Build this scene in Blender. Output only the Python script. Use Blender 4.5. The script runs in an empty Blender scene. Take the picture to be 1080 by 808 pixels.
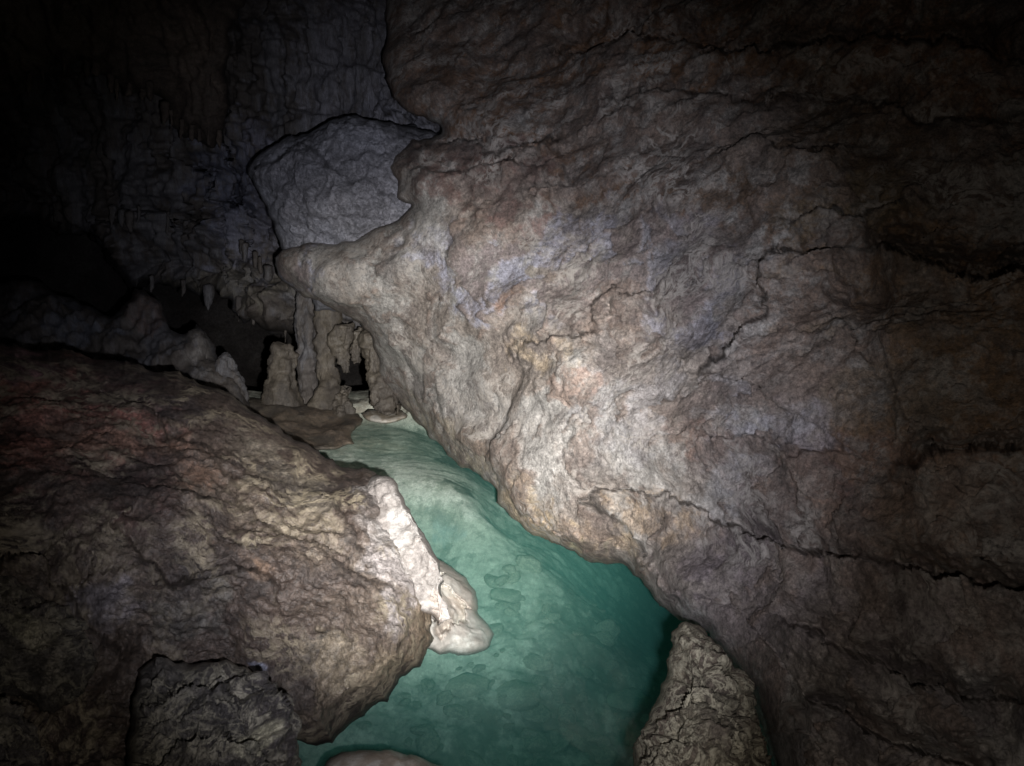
import bpy, math, random
import numpy as np

random.seed(7)
sc = bpy.context.scene
COL = sc.collection

# ------------------------------------------------------------------ camera
F_PX = 816.0
PITCH = math.radians(15.0)
CAM = np.array([0.0, 0.0, 2.0])
FWD = np.array([0.0, math.cos(PITCH), -math.sin(PITCH)])
UPV = np.array([0.0, math.sin(PITCH), math.cos(PITCH)])
RGT = np.array([1.0, 0.0, 0.0])

cd = bpy.data.cameras.new("camera")
cam = bpy.data.objects.new("camera", cd)
COL.objects.link(cam)
cam.location = CAM
cam.rotation_euler = (math.pi / 2 - PITCH, 0, 0)
cd.sensor_width = 36.0
cd.lens = 36.0 * F_PX / 1080.0
cd.clip_start = 0.02
cd.clip_end = 200.0
sc.camera = cam


def P(px, py, d):
    """photo coordinates + distance along the view axis -> world"""
    px = np.asarray(px, float); py = np.asarray(py, float); d = np.asarray(d, float)
    return (CAM + d[..., None] * (FWD + ((px - 540) / F_PX)[..., None] * RGT
                                  + ((404 - py) / F_PX)[..., None] * UPV))


def to_px(v):
    r = v - CAM
    z = r @ FWD
    z = np.where(np.abs(z) < 1e-3, 1e-3, z)
    return 540 + (r @ RGT) / z * F_PX, 404 - (r @ UPV) / z * F_PX


# ------------------------------------------------------------------ noise
_G = np.array([[1, 1, 0], [-1, 1, 0], [1, -1, 0], [-1, -1, 0], [1, 0, 1], [-1, 0, 1], [1, 0, -1], [-1, 0, -1],
               [0, 1, 1], [0, -1, 1], [0, 1, -1], [0, -1, -1], [1, 1, 0], [-1, 1, 0], [0, -1, 1], [0, -1, -1]], np.float32)


def _hash(x, y, z, seed):
    h = (x.astype(np.uint32) * np.uint32(374761393) + y.astype(np.uint32) * np.uint32(668265263)
         + z.astype(np.uint32) * np.uint32(2147483647 - 12345) + np.uint32(seed * 7919 + 17))
    h = (h ^ (h >> np.uint32(13))) * np.uint32(1274126177)
    h = (h ^ (h >> np.uint32(16))) * np.uint32(2246822519)
    return (h ^ (h >> np.uint32(15)))


def pnoise(p, seed=0):
    p = np.asarray(p, np.float32)
    i = np.floor(p).astype(np.int64)
    f = (p - i).astype(np.float32)
    u = f * f * f * (f * (f * 6 - 15) + 10)
    out = np.zeros(len(p), np.float32)
    for dx in (0, 1):
        wx = u[:, 0] if dx else 1 - u[:, 0]
        for dy in (0, 1):
            wy = u[:, 1] if dy else 1 - u[:, 1]
            for dz in (0, 1):
                wz = u[:, 2] if dz else 1 - u[:, 2]
                g = _G[_hash(i[:, 0] + dx, i[:, 1] + dy, i[:, 2] + dz, seed) & np.uint32(15)]
                d = g[:, 0] * (f[:, 0] - dx) + g[:, 1] * (f[:, 1] - dy) + g[:, 2] * (f[:, 2] - dz)
                out += wx * wy * wz * d
    return out


def fbm(p, octv=5, rough=0.5, seed=0, ridged=False):
    a, s, t = 1.0, 1.0, 0.0
    out = np.zeros(len(p), np.float32)
    for k in range(octv):
        n = pnoise(p * s, seed + k * 31)
        if ridged:
            n = 0.5 - 2 * np.abs(n)
        out += a * n
        t += a
        a *= rough; s *= 2.03
    return out / t


def sstep(a, b, x):
    t = np.clip((x - a) / (b - a), 0, 1)
    return t * t * (3 - 2 * t)


def terrace(n, k, sharp=0.7):
    v = n * k
    fl = np.floor(v)
    return (fl + sstep(sharp, 1.0, v - fl)) / k


# ------------------------------------------------------------------ 2D tools
def seg_dist(x, y, pts, closed):
    """distance to a polyline, nearest point, side sign (+ = right of travel in y-down px), t along"""
    pts = np.asarray(pts, float)
    n = len(pts)
    best = np.full(x.shape, 1e18)
    bx = np.zeros_like(best); by = np.zeros_like(best); sg = np.zeros_like(best); tt = np.zeros_like(best)
    L = 0.0
    m = n if closed else n - 1
    for i in range(m):
        ax, ay = pts[i]; cx, cy = pts[(i + 1) % n]
        ux, uy = cx - ax, cy - ay
        ll = ux * ux + uy * uy + 1e-9
        t = np.clip(((x - ax) * ux + (y - ay) * uy) / ll, 0, 1)
        qx, qy = ax + t * ux, ay + t * uy
        d = (x - qx) ** 2 + (y - qy) ** 2
        k = d < best
        best = np.where(k, d, best)
        bx = np.where(k, qx, bx); by = np.where(k, qy, by)
        sg = np.where(k, np.sign(ux * (y - ay) - uy * (x - ax)), sg)
        tt = np.where(k, L + t * math.sqrt(ll), tt)
        L += math.sqrt(ll)
    return np.sqrt(best), bx, by, sg, tt / L


def inside(x, y, pts):
    r = np.zeros(x.shape, bool)
    n = len(pts)
    for i in range(n):
        x1, y1 = pts[i]; x2, y2 = pts[(i + 1) % n]
        if y1 == y2:
            continue
        c = (y1 > y) != (y2 > y)
        r ^= c & (x < (x2 - x1) * (y - y1) / (y2 - y1) + x1)
    return r


def rough_line(pts, amp, closed=True, seed=0, step=3.5, jag=1.0):
    """resample an outline and roughen it in-frame"""
    out = []
    n = len(pts)
    for i in range(n if closed else n - 1):
        a = np.array(pts[i], float); b = np.array(pts[(i + 1) % n], float)
        L = np.linalg.norm(b - a)
        k = max(1, int(L / step)) if L < 300 else max(1, int(L / 40))
        for j in range(k):
            out.append(a + (b - a) * j / k)
    if not closed:
        out.append(np.array(pts[-1], float))
    o = np.array(out)
    q = np.column_stack([o[:, 0] / 38, o[:, 1] / 38, np.full(len(o), seed * 3.7)])
    o[:, 0] += amp * 2.6 * fbm(q, 4, 0.62 * jag, seed + 1)
    o[:, 1] += amp * 2.6 * fbm(q, 4, 0.62 * jag, seed + 9)
    q2 = np.column_stack([o[:, 0] / 9, o[:, 1] / 9, np.full(len(o), seed * 1.7)])
    fine = 1.1 + 0.45 * amp
    o[:, 0] += fine * 1.6 * fbm(q2, 3, 0.6, seed + 15)
    o[:, 1] += fine * 1.6 * fbm(q2, 3, 0.6, seed + 19)
    return o


def tps(ctrl):
    c = np.array(ctrl, float)
    X = c[:, :2] / 400.0
    n = len(X)
    r2 = ((X[:, None] - X[None]) ** 2).sum(-1)
    K = 0.5 * r2 * np.log(r2 + 1e-12) + np.eye(n) * 0.004
    Pm = np.column_stack([np.ones(n), X])
    A = np.block([[K, Pm], [Pm.T, np.zeros((3, 3))]])
    w = np.linalg.solve(A, np.concatenate([1.0 / c[:, 2], np.zeros(3)]))   # inverse depth: planes stay planes

    def f(x, y):
        x = x / 400.0; y = y / 400.0
        o = w[n] + w[n + 1] * x + w[n + 2] * y
        for i in range(n):
            r = (x - X[i, 0]) ** 2 + (y - X[i, 1]) ** 2
            o = o + w[i] * 0.5 * r * np.log(r + 1e-12)
        return 1.0 / np.clip(o, 1 / 14.0, 1 / 0.75)
    return f


# ------------------------------------------------------------------ objects
def tag(o, label=None, cat=None, group=None, kind=None):
    if label: o["label"] = label
    if cat: o["category"] = cat
    if group: o["group"] = group
    if kind: o["kind"] = kind
    return o


def mesh_obj(name, v, faces, mat, parent=None, tint=None, smooth=True):
    """v world coords; origin goes to the base of the mesh (or to the parent's)"""
    v = np.asarray(v, float)
    if parent is not None:
        org = np.array(parent.location)
    else:
        org = np.array([v[:, 0].mean(), v[:, 1].mean(), v[:, 2].min()])
    me = bpy.data.meshes.new(name)
    faces = np.asarray(faces, np.int32)
    me.vertices.add(len(v))
    me.vertices.foreach_set("co", (v - org).astype(np.float32).ravel())
    k = faces.shape[1]
    me.loops.add(faces.size)
    me.loops.foreach_set("vertex_index", faces.ravel())
    me.polygons.add(len(faces))
    me.polygons.foreach_set("loop_start", np.arange(0, faces.size, k, dtype=np.int32))
    me.polygons.foreach_set("loop_total", np.full(len(faces), k, np.int32))
    me.polygons.foreach_set("use_smooth", np.full(len(faces), smooth, bool))
    me.update(calc_edges=True)
    me.validate()
    at = me.attributes.new("tint", 'FLOAT_COLOR', 'POINT')
    if tint is None:
        tint = np.zeros((len(v), 4), np.float32)
    at.data.foreach_set("color", tint.astype(np.float32).ravel())
    me.materials.append(mat)
    o = bpy.data.objects.new(name, me)
    COL.objects.link(o)
    if parent is not None:
        o.parent = parent
    else:
        o.location = org
    return o


def empty(name, loc):
    e = bpy.data.objects.new(name, None)
    e.location = loc
    e.empty_display_size = 0.2
    COL.objects.link(e)
    return e


def normals(v, f):
    e1 = v[f[:, 1]] - v[f[:, 0]]; e2 = v[f[:, 2]] - v[f[:, 0]]
    n = np.cross(e1, e2)
    if f.shape[1] == 4:
        n += np.cross(v[f[:, 2]] - v[f[:, 0]], v[f[:, 3]] - v[f[:, 0]])
    N = np.zeros_like(v)
    for k in range(f.shape[1]):
        for a in range(3):
            N[:, a] += np.bincount(f[:, k], n[:, a], len(v))
    return N / (np.linalg.norm(N, axis=1)[:, None] + 1e-12)


def smooth_n(N, f, it):
    k = f.shape[1]
    for _ in range(it):
        M = N[f].sum(1)
        for a in range(3):
            N[:, a] = sum(np.bincount(f[:, j], M[:, a], len(N)) for j in range(k))
        N /= np.linalg.norm(N, axis=1)[:, None] + 1e-12
    return N


def tints(v, spots, seed=5):
    """soft irregular colour patches: stains of the rock, also painted shade and beam falloff (px,py,rx,ry,angle,(r,g,b),strength)"""
    T = np.zeros((len(v), 4), np.float32)
    if not spots:
        return T
    x, y = to_px(v)
    q = v * 2.2
    wx = x + 60 * fbm(q, 4, 0.6, seed); wy = y + 60 * fbm(q + 11.3, 4, 0.6, seed + 3)
    rgh = fbm(v * 7, 4, 0.65, seed + 8) * 0.9
    for (px, py, rx, ry, an, c, s) in spots:
        ca, sa = math.cos(math.radians(an)), math.sin(math.radians(an))
        u = ((wx - px) * ca + (wy - py) * sa) / rx
        w = (-(wx - px) * sa + (wy - py) * ca) / ry
        m = (0.35 * sstep(1.15, 0.5, np.sqrt(u * u + w * w) + rgh) + 0.65 * sstep(0.92, 0.80, np.sqrt(u * u + w * w) + rgh)) * s
        m = np.where(np.isfinite(m), m, 0)
        for k in range(3):
            T[:, k] = T[:, k] * (1 - m) + c[k] * m
        T[:, 3] = T[:, 3] + m * (1 - T[:, 3])
    # unpremultiply
    a = np.maximum(T[:, 3:4], 1e-4)
    T[:, :3] = T[:, :3] / a
    return T


def gridlines(lo, hi, fine0, fine1, s):
    g = [fine0]
    st = s
    c = np.arange(max(lo, fine0), min(hi, fine1) + s * 0.5, s).tolist()
    a = c[0]; st = s
    left = []
    while a > lo:
        st = min(st * 1.16, 45); a -= st; left.append(a)
    b = c[-1]; st = s
    right = []
    while b < hi:
        st = min(st * 1.16, 45); b += st; right.append(b)
    return np.array(left[::-1] + c + right)


def solid(name, outline, ctrl, mat, parent=None, s=2.2, R=60, T=0.35, back=0.8, amp=6, seed=1,
          relief=None, disp=None, ledges=(), spots=(), calm=14.0, scabs=None):
    """a closed body of rock: front surface through the control points, rounded over at its own edge,
    thick behind. disp(world points, seed) -> metres along the surface normal."""
    poly = rough_line(outline, amp, True, seed)
    x0, y0 = poly.min(0) - 6; x1, y1 = poly.max(0) + 6
    gx = gridlines(x0, x1, max(x0, -24), min(x1, 1104), s)
    gy = gridlines(y0, y1, max(y0, -24), min(y1, 832), s)
    X, Y = np.meshgrid(gx, gy)
    SX = np.gradient(gx)[None, :] + 0 * X; SY = np.gradient(gy)[:, None] + 0 * X
    S = np.maximum(SX, SY)
    D, BX, BY, _, _ = seg_dist(X, Y, poly, True)
    ins = inside(X, Y, poly)
    sd = np.where(ins, D, -D)
    ok = sd > -0.7 * S
    cell = ok[:-1, :-1] & ok[1:, :-1] & ok[:-1, 1:] & ok[1:, 1:] & (
        (sd[:-1, :-1] > 0) | (sd[1:, 1:] > 0) | (sd[1:, :-1] > 0) | (sd[:-1, 1:] > 0))
    used = np.zeros_like(ok)
    used[:-1, :-1] |= cell; used[1:, :-1] |= cell; used[:-1, 1:] |= cell; used[1:, 1:] |= cell
    # border of the used cells
    cnt = np.zeros(X.shape, int)
    for a in (0, 1):
        for b in (0, 1):
            cnt[a:X.shape[0] - 1 + a, b:X.shape[1] - 1 + b] += cell
    border = used & (cnt < 4)
    X = np.where(border, BX, X); Y = np.where(border, BY, Y)
    sdc = np.where(border, 0, np.maximum(sd, 0.0))
    snap = used & ~border & (sd < 0.3 * S)
    sdc = np.where(snap, np.maximum(sd, 0.3 * S), sdc)
    idx = -np.ones(X.shape, int)
    idx[used] = np.arange(used.sum())
    x = X[used]; y = Y[used]; d = sdc[used]; bd = border[used]
    fd = tps(ctrl)
    z0 = fd(x, y)
    # ledges
    zs = z0.copy()
    if ledges:
        q3 = P(x, y, z0)
        nx = fbm(q3 * 5.0, 5, 0.68, seed + 40) * 26; ny = fbm(q3 * 5.0 + 5.5, 5, 0.68, seed + 44) * 26
        wx = x + nx; wy = y + ny
        dz = np.zeros_like(z0)
        for (pts, h, L, gh, gw) in ledges:
            dd, _, _, sg, t = seg_dist(wx, wy, pts, False)
            tp = sstep(0, 0.12, t) * sstep(1.0, 0.85, t)
            side = sg * dd
            on = sstep(-1.8, 1.6, side)
            dz -= tp * on * h * 1.0 * np.exp(-np.maximum(side, 0) / L)
            if gh:
                dz += tp * (1 - on) * gh * np.clip(1 + side / gw, 0, 1) ** 1.5
        z0 = z0 + dz
    def prof(t):
        t = 1 - np.clip(t, 0, 1)
        return np.sqrt(np.maximum(0, 1 - t * t))
    zf = z0 + T * (1 - prof(d / R))
    zb = zs + T + back * prof(d / (R * 1.5)) + 0.02 * (~bd)
    vf = P(x, y, zf)
    nb = (~bd).sum()
    vb = P(x[~bd], y[~bd], zb[~bd])
    v = np.vstack([vf, vb])
    bi = np.arange(len(x)); bi[~bd] = len(x) + np.arange(nb)
    cy, cx = np.nonzero(cell)
    q = np.stack([idx[cy, cx], idx[cy + 1, cx], idx[cy + 1, cx + 1], idx[cy, cx + 1]], 1)
    qb = bi[q][:, ::-1]
    keep = ~(qb == q[:, ::-1]).all(1)
    faces = np.vstack([q, qb[keep]])
    if disp is not None:
        # push along the normals of the smooth body, so that steps never fold over
        b0 = np.vstack([P(x, y, zs + T * (1 - prof(d / R))), P(x[~bd], y[~bd], zs[~bd] + T + back * prof(d[~bd] / (R * 1.5)) + 0.02)])
        N = smooth_n(normals(b0, faces), faces, 5)
        # the pattern is read a little flattened at the rims, where the body turns away
        zq = zs + 0.3 * (zf - zs)
        vq = np.vstack([P(x, y, zq), P(x[~bd], y[~bd], (zs + 0.3 * (zb - zs))[~bd])])
        dv = disp(vq, seed)
        if relief is not None:
            dv = dv + relief(vq, seed)
        if scabs is not None:      # remnants of a darker, slightly raised layer
            q = vq.astype(np.float32)
            wp = np.column_stack([fbm(q * 2.3, 3, 0.5, seed + k) for k in (301, 305, 308)])
            scab = sstep(scabs[0], scabs[0] + 0.02, fbm(q * np.array([2.3, 2.3, 3.4], np.float32) + wp * 1.3, 5, 0.55, seed + 311))
            dv = dv + scab * scabs[1]
        rim = np.concatenate([d, d[~bd]])
        dv = dv * (0.32 + 0.68 * sstep(0, calm, rim))
        v = v + N * dv[:, None]
        # ease the rim where the two sides meet
        wgt = sstep(5.5, 1.5, rim)[:, None] * 0.8
        deg = np.maximum(sum(np.bincount(faces[:, k], minlength=len(v)) for k in range(4)), 1)[:, None]
        for _ in range(5):
            M = v[faces].mean(1)
            A = np.stack([sum(np.bincount(faces[:, k], M[:, a], len(v)) for k in range(4)) for a in range(3)], 1) / deg
            v = v * (1 - wgt) + A * wgt
    T4 = tints(v, spots, seed)
    if scabs is not None:
        m = (scab * scabs[3])[:, None]
        A0 = T4[:, 3:4].copy()
        A1 = m + A0 * (1 - m)
        T4[:, :3] = (np.array(scabs[2]) * m + T4[:, :3] * A0 * (1 - m)) / np.maximum(A1, 1e-4)
        T4[:, 3:4] = A1
    return mesh_obj(name, v, faces, mat, parent, T4)


def tube(name, pts, mat, parent=None, seed=1, disp=None, nseg=40, nring=60, spots=(), squash=1.0):
    """a tapering column along points (px,py,depth,radius in px); real round body with closed ends"""
    pts = np.array(pts, float)
    w = P(pts[:, 0], pts[:, 1], pts[:, 2]); r = pts[:, 3] * pts[:, 2] / F_PX
    L = np.concatenate([[0], np.cumsum(np.linalg.norm(np.diff(w, axis=0), axis=1))]); L /= L[-1]
    t = np.linspace(0, 1, nring)
    c = np.column_stack([np.interp(t, L, w[:, k]) for k in range(3)])
    rr = np.interp(t, L, r)
    rr *= np.sqrt(np.clip(1 - (1 - np.clip(t / 0.06, 0, 1)) ** 2, 0.01, 1)) * np.sqrt(np.clip(1 - (1 - np.clip((1 - t) / 0.06, 0, 1)) ** 2, 0.01, 1))
    a = np.linspace(0, 2 * math.pi, nseg, endpoint=False)
    v = (c[:, None] + rr[:, None, None] * (np.cos(a)[None, :, None] * RGT + squash * np.sin(a)[None, :, None] * np.array([0, 1, 0]))).reshape(-1, 3)
    i, j = np.meshgrid(np.arange(nring - 1), np.arange(nseg), indexing='ij')
    f = np.stack([i * nseg + j, i * nseg + (j + 1) % nseg, (i + 1) * nseg + (j + 1) % nseg, (i + 1) * nseg + j], -1).reshape(-1, 4)
    v = np.vstack([v, c[0], c[-1]])
    n0 = len(v) - 2
    caps = [[n0, (k + 1) % nseg, k, k] for k in range(0)]
    if w[0][2] > w[-1][2]:
        f = f[:, ::-1]
    N = normals(v, f)
    N[n0:] = 0
    if disp is not None:
        v = v + N * disp(v, seed)[:, None]
    # fan caps as quads over pairs
    cf = []
    for k in range(0, nseg, 2):
        cf.append([n0, k, (k + 1) % nseg, (k + 2) % nseg])
        b = (nring - 1) * nseg
        cf.append([n0 + 1, b + (k + 2) % nseg, b + (k + 1) % nseg, b + k])
    f = np.vstack([f, np.array(cf)])
    return mesh_obj(name, v, f, mat, parent, tints(v, spots, seed))


# ------------------------------------------------------------------ materials
def nd(nt, t, **k):
    n = nt.nodes.new(t)
    for a, b in k.items():
        if a.startswith("i_"):
            n.inputs[a[2:].replace("_", " ")].default_value = b
        else:
            setattr(n, a, b)
    return n


def ramp(nt, src, stops):
    r = nt.nodes.new("ShaderNodeValToRGB")
    e = r.color_ramp.elements
    while len(e) < len(stops):
        e.new(0.5)
    for k, (p, c) in enumerate(stops):
        e[k].position = p
        e[k].color = (c, c, c, 1) if not isinstance(c, tuple) else (*c, 1)
    nt.links.new(src, r.inputs[0])
    return r.outputs[0]


def mixc(nt, f, a, b, mode='MIX'):
    m = nt.nodes.new("ShaderNodeMix"); m.data_type = 'RGBA'; m.blend_type = mode
    for s, val in ((m.inputs[0], f), (m.inputs[6], a), (m.inputs[7], b)):
        if isinstance(val, (int, float)):
            s.default_value = val
        elif isinstance(val, tuple):
            s.default_value = (*val, 1)
        else:
            nt.links.new(val, s)
    return m.outputs[2]


def rock_mat(name, base, patch, dark, scale=1.0, patch_amt=0.5, dark_amt=0.45, speck=0.35, crust=None, crust_amt=0.5,
             bump=0.5, rough=0.8, stretch=(1, 1, 1), flake=0.5, pits=0.2, midb=0.55, soft=0.0):
    m = bpy.data.materials.new(name)
    m.use_nodes = True
    nt = m.node_tree
    L = nt.links.new
    b = nt.nodes["Principled BSDF"]
    tc = nd(nt, "ShaderNodeTexCoord")
    mp = nd(nt, "ShaderNodeMapping")
    mp.inputs["Scale"].default_value = stretch
    L(tc.outputs["Object"], mp.inputs[0])
    co = mp.outputs[0]

    def noise(sc_, det=6, r=0.6, dist=0.0, c=None):
        n = nd(nt, "ShaderNodeTexNoise")
        n.inputs["Scale"].default_value = sc_ * scale
        n.inputs["Detail"].default_value = det
        n.inputs["Roughness"].default_value = r
        n.inputs["Distortion"].default_value = dist
        L(c or co, n.inputs["Vector"])
        return n.outputs["Fac"]
    n1 = noise(1.7, 6, 0.66, 0.1)
    n2 = noise(3.3, 7, 0.70, 0.1)
    n3 = noise(38, 4, 0.75)
    n4 = noise(90, 2, 0.8)
    att = nd(nt, "ShaderNodeAttribute"); att.attribute_name = "tint"
    col = mixc(nt, ramp(nt, n1, [(0.52 - 0.14 * patch_amt - soft, 0.0), (0.54 - 0.06 * patch_amt, 0.75), (0.66 + soft, 1.0)]), base, patch)
    tf = nd(nt, "ShaderNodeMath", operation='MULTIPLY')
    L(att.outputs["Alpha"], tf.inputs[0])
    L(ramp(nt, n3, [(0.3, 0.72), (0.62, 1.0)]), tf.inputs[1])
    tf2 = nd(nt, "ShaderNodeMath", operation='MULTIPLY')
    L(tf.outputs[0], tf2.inputs[0])
    n6 = noise(9, 5, 0.7)
    L(ramp(nt, n6, [(0.40, 0.3), (0.52, 1.0)]), tf2.inputs[1])
    col = mixc(nt, tf2.outputs[0], col, att.outputs["Color"])
    col = mixc(nt, ramp(nt, n2, [(0.585 - 0.1 * dark_amt, 0.0), (0.62 - 0.1 * dark_amt + soft, dark_amt * 0.8), (0.72, dark_amt)]), col, dark)
    n7 = noise(6.5, 6, 0.68, 0.15)
    col = mixc(nt, 1.0, col, ramp(nt, n7, [(0.40, 0.80), (0.425, 0.93), (0.53, 1.0), (0.56, 1.12), (0.64, 1.18)]), 'MULTIPLY')
    # mineral grain
    g = ramp(nt, n3, [(0.3, 1 - speck), (0.5, 1.0), (0.72, 1 + speck)])
    col = mixc(nt, 1.0, col, g, 'MULTIPLY')
    g2 = ramp(nt, n4, [(0.36, 1 - speck * 0.5), (0.5, 1.0), (0.68, 1 + speck * 0.6)])
    col = mixc(nt, 1.0, col, g2, 'MULTIPLY')
    crv = None
    if crust is not None:
        r1 = noise(5.2, 8, 0.6, 1.6)
        sub = nd(nt, "ShaderNodeMath", operation='SUBTRACT'); sub.inputs[1].default_value = 0.5
        L(r1, sub.inputs[0])
        ab = nd(nt, "ShaderNodeMath", operation='ABSOLUTE'); L(sub.outputs[0], ab.inputs[0])
        line = ramp(nt, ab.outputs[0], [(0.0, 1.0), (0.035, 0.55), (0.06, 0.0)])
        r2 = noise(2.3, 5, 0.6, 0.5)
        msk = ramp(nt, r2, [(0.52 - 0.12 * crust_amt, 0.0), (0.62 - 0.1 * crust_amt, 1.0)])
        r3 = noise(14, 6, 0.7, 0.6)
        blot = ramp(nt, r3, [(0.52, 0.0), (0.6, 1.0)])
        mm = nd(nt, "ShaderNodeMath", operation='MAXIMUM'); L(line, mm.inputs[0])
        m2 = nd(nt, "ShaderNodeMath", operation='MULTIPLY'); L(blot, m2.inputs[0]); m2.inputs[1].default_value = 0.75
        L(m2.outputs[0], mm.inputs[1])
        m3 = nd(nt, "ShaderNodeMath", operation='MULTIPLY'); L(mm.outputs[0], m3.inputs[0]); L(msk, m3.inputs[1])
        crv = m3.outputs[0]
        col = mixc(nt, crv, col, crust)
    L(col, b.inputs["Base Color"])
    L(ramp(nt, n2, [(0.35, rough - 0.18), (0.6, min(1.0, rough + 0.1))]), b.inputs["Roughness"])
    b.inputs["Specular IOR Level"].default_value = 0.35
    # relief finer than the mesh: flakes, grain and pits
    n5 = noise(7, 8, 0.74)
    vor = nd(nt, "ShaderNodeTexVoronoi"); vor.inputs["Scale"].default_value = 13 * scale
    wrp = nd(nt, "ShaderNodeVectorMath", operation='MULTIPLY_ADD')
    nz = nd(nt, "ShaderNodeTexNoise"); nz.inputs["Scale"].default_value = 9 * scale; nz.inputs["Detail"].default_value = 5
    L(co, nz.inputs["Vector"])
    L(nz.outputs["Color"], wrp.inputs[0]); wrp.inputs[1].default_value = (0.22 / scale,) * 3; L(co, wrp.inputs[2])
    L(wrp.outputs[0], vor.inputs["Vector"])
    fl = ramp(nt, n5, [(0.44, 0.0), (0.465, 0.45), (0.54, 0.5), (0.56, 1.0)])
    h1 = nd(nt, "ShaderNodeMath", operation='MULTIPLY'); L(fl, h1.inputs[0]); h1.inputs[1].default_value = flake
    h2 = nd(nt, "ShaderNodeMath", operation='MULTIPLY_ADD'); L(n5, h2.inputs[0]); h2.inputs[1].default_value = midb; L(h1.outputs[0], h2.inputs[2])
    h3 = nd(nt, "ShaderNodeMath", operation='MULTIPLY_ADD'); L(vor.outputs["Distance"], h3.inputs[0]); h3.inputs[1].default_value = pits; L(h2.outputs[0], h3.inputs[2])
    h4 = nd(nt, "ShaderNodeMath", operation='MULTIPLY_ADD'); L(n4, h4.inputs[0]); h4.inputs[1].default_value = 0.2; L(h3.outputs[0], h4.inputs[2])
    h5 = nd(nt, "ShaderNodeMath", operation='MULTIPLY_ADD'); L(n3, h5.inputs[0]); h5.inputs[1].default_value = 0.42; L(h4.outputs[0], h5.inputs[2])
    last = h5.outputs[0]
    if crv is not None:
        h6 = nd(nt, "ShaderNodeMath", operation='MULTIPLY_ADD'); L(crv, h6.inputs[0]); h6.inputs[1].default_value = 0.25; L(last, h6.inputs[2])
        last = h6.outputs[0]
    bp = nd(nt, "ShaderNodeBump"); bp.inputs["Strength"].default_value = bump
    bp.inputs["Distance"].default_value = 0.03 / scale
    L(last, bp.inputs["Height"]); L(bp.outputs[0], b.inputs["Normal"])
    return m


M_WALL = rock_mat("limestone_grey", (0.345, 0.325, 0.30), (0.235, 0.195, 0.165), (0.11, 0.09, 0.082), 1.0, speck=0.46, dark_amt=0.6, midb=0.25, bump=0.6, flake=0.4, crust=(0.42, 0.38, 0.34), crust_amt=0.1)
M_BLOCK = rock_mat("limestone_bluish", (0.36, 0.36, 0.40), (0.26, 0.255, 0.275), (0.15, 0.15, 0.17), 1.0, pits=0.5, midb=1.6, bump=0.9)
M_BOUL = rock_mat("boulder_brown", (0.088, 0.068, 0.054), (0.052, 0.038, 0.032), (0.02, 0.017, 0.016), 1.0, patch_amt=0.8,
                  dark_amt=0.6, speck=0.55, crust=(0.25, 0.21, 0.15), crust_amt=0.3, rough=0.5, flake=0.4, bump=0.6)
M_CRUST = rock_mat("crusted_rock", (0.065, 0.058, 0.052), (0.045, 0.038, 0.036), (0.022, 0.02, 0.019), 2.0, dark_amt=0.7,
                   speck=0.45, crust=(0.22, 0.20, 0.155), crust_amt=0.7, rough=0.55, bump=0.8)
M_CRUST2 = rock_mat("pale_crusted_rock", (0.20, 0.17, 0.12), (0.13, 0.10, 0.075), (0.06, 0.05, 0.04), 2.2, dark_amt=0.5,
                    speck=0.5, crust=(0.52, 0.47, 0.34), crust_amt=1.6, rough=0.7, bump=0.8)
M_CALC = rock_mat("white_calcite", (0.34, 0.32, 0.30), (0.25, 0.225, 0.205), (0.17, 0.15, 0.14), 2.0, dark_amt=0.5, patch_amt=0.6,
                  speck=0.3, rough=0.5, flake=0.25, pits=0.5)
M_PALE = rock_mat("smooth_pale_stone", (0.54, 0.52, 0.47), (0.44, 0.405, 0.355), (0.34, 0.31, 0.28), 1.6, dark_amt=0.3,
                  speck=0.1, bump=0.3, flake=0.15, rough=0.5)
M_FLOW = rock_mat("flowstone", (0.135, 0.13, 0.135), (0.095, 0.08, 0.068), (0.07, 0.065, 0.065), 1.0, stretch=(1.7, 1.7, 0.32),
                  speck=0.3, rough=0.55, flake=0.3)
M_CEIL = rock_mat("ceiling_brown", (0.115, 0.088, 0.068), (0.08, 0.062, 0.05), (0.05, 0.04, 0.035), 0.8)
M_DRIP = rock_mat("dripstone_tan", (0.135, 0.115, 0.09), (0.085, 0.072, 0.06), (0.04, 0.036, 0.032), 1.5, stretch=(1.5, 1.5, 0.5), rough=0.5)
M_FLOOR = rock_mat("cave_floor_silt", (0.64, 0.64, 0.54), (0.46, 0.47, 0.39), (0.22, 0.235, 0.19), 1.2, dark_amt=0.7,
                   speck=0.25, bump=0.22, flake=0.25, midb=0.5)
M_SHELL = rock_mat("cave_shell_rock", (0.10, 0.09, 0.085), (0.07, 0.06, 0.055), (0.04, 0.035, 0.035), 0.5)
M_STONE = rock_mat("bed_stone", (0.46, 0.47, 0.37), (0.30, 0.31, 0.25), (0.16, 0.17, 0.14), 3.0, dark_amt=0.5, bump=0.5)


# ------------------------------------------------------------------ relief recipes
def d_wall(v, seed):
    q = v.astype(np.float32)
    lay = np.column_stack([q[:, 0] * 0.7 + q[:, 2] * 0.25, q[:, 1] * 0.8, q[:, 2] * 1.5 - q[:, 0] * 0.35])
    warp = np.column_stack([fbm(q * 1.3, 3, 0.5, seed + k) for k in (2, 5, 8)])
    a = fbm(lay * 0.9 + warp * 0.5, 3, 0.5, seed) * 0.21
    t = terrace(fbm(lay * 2.1 + warp * 1.2, 5, 0.55, seed + 70), 7, 0.8) * 0.05
    t2 = terrace(fbm(lay * 5.5 + warp * 2, 4, 0.55, seed + 90), 6, 0.8) * 0.018
    return a + t + t2


def r_wall(v, seed):
    q = v.astype(np.float32)
    return fbm(q * 13, 4, 0.6, seed + 120) * 0.007


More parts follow.
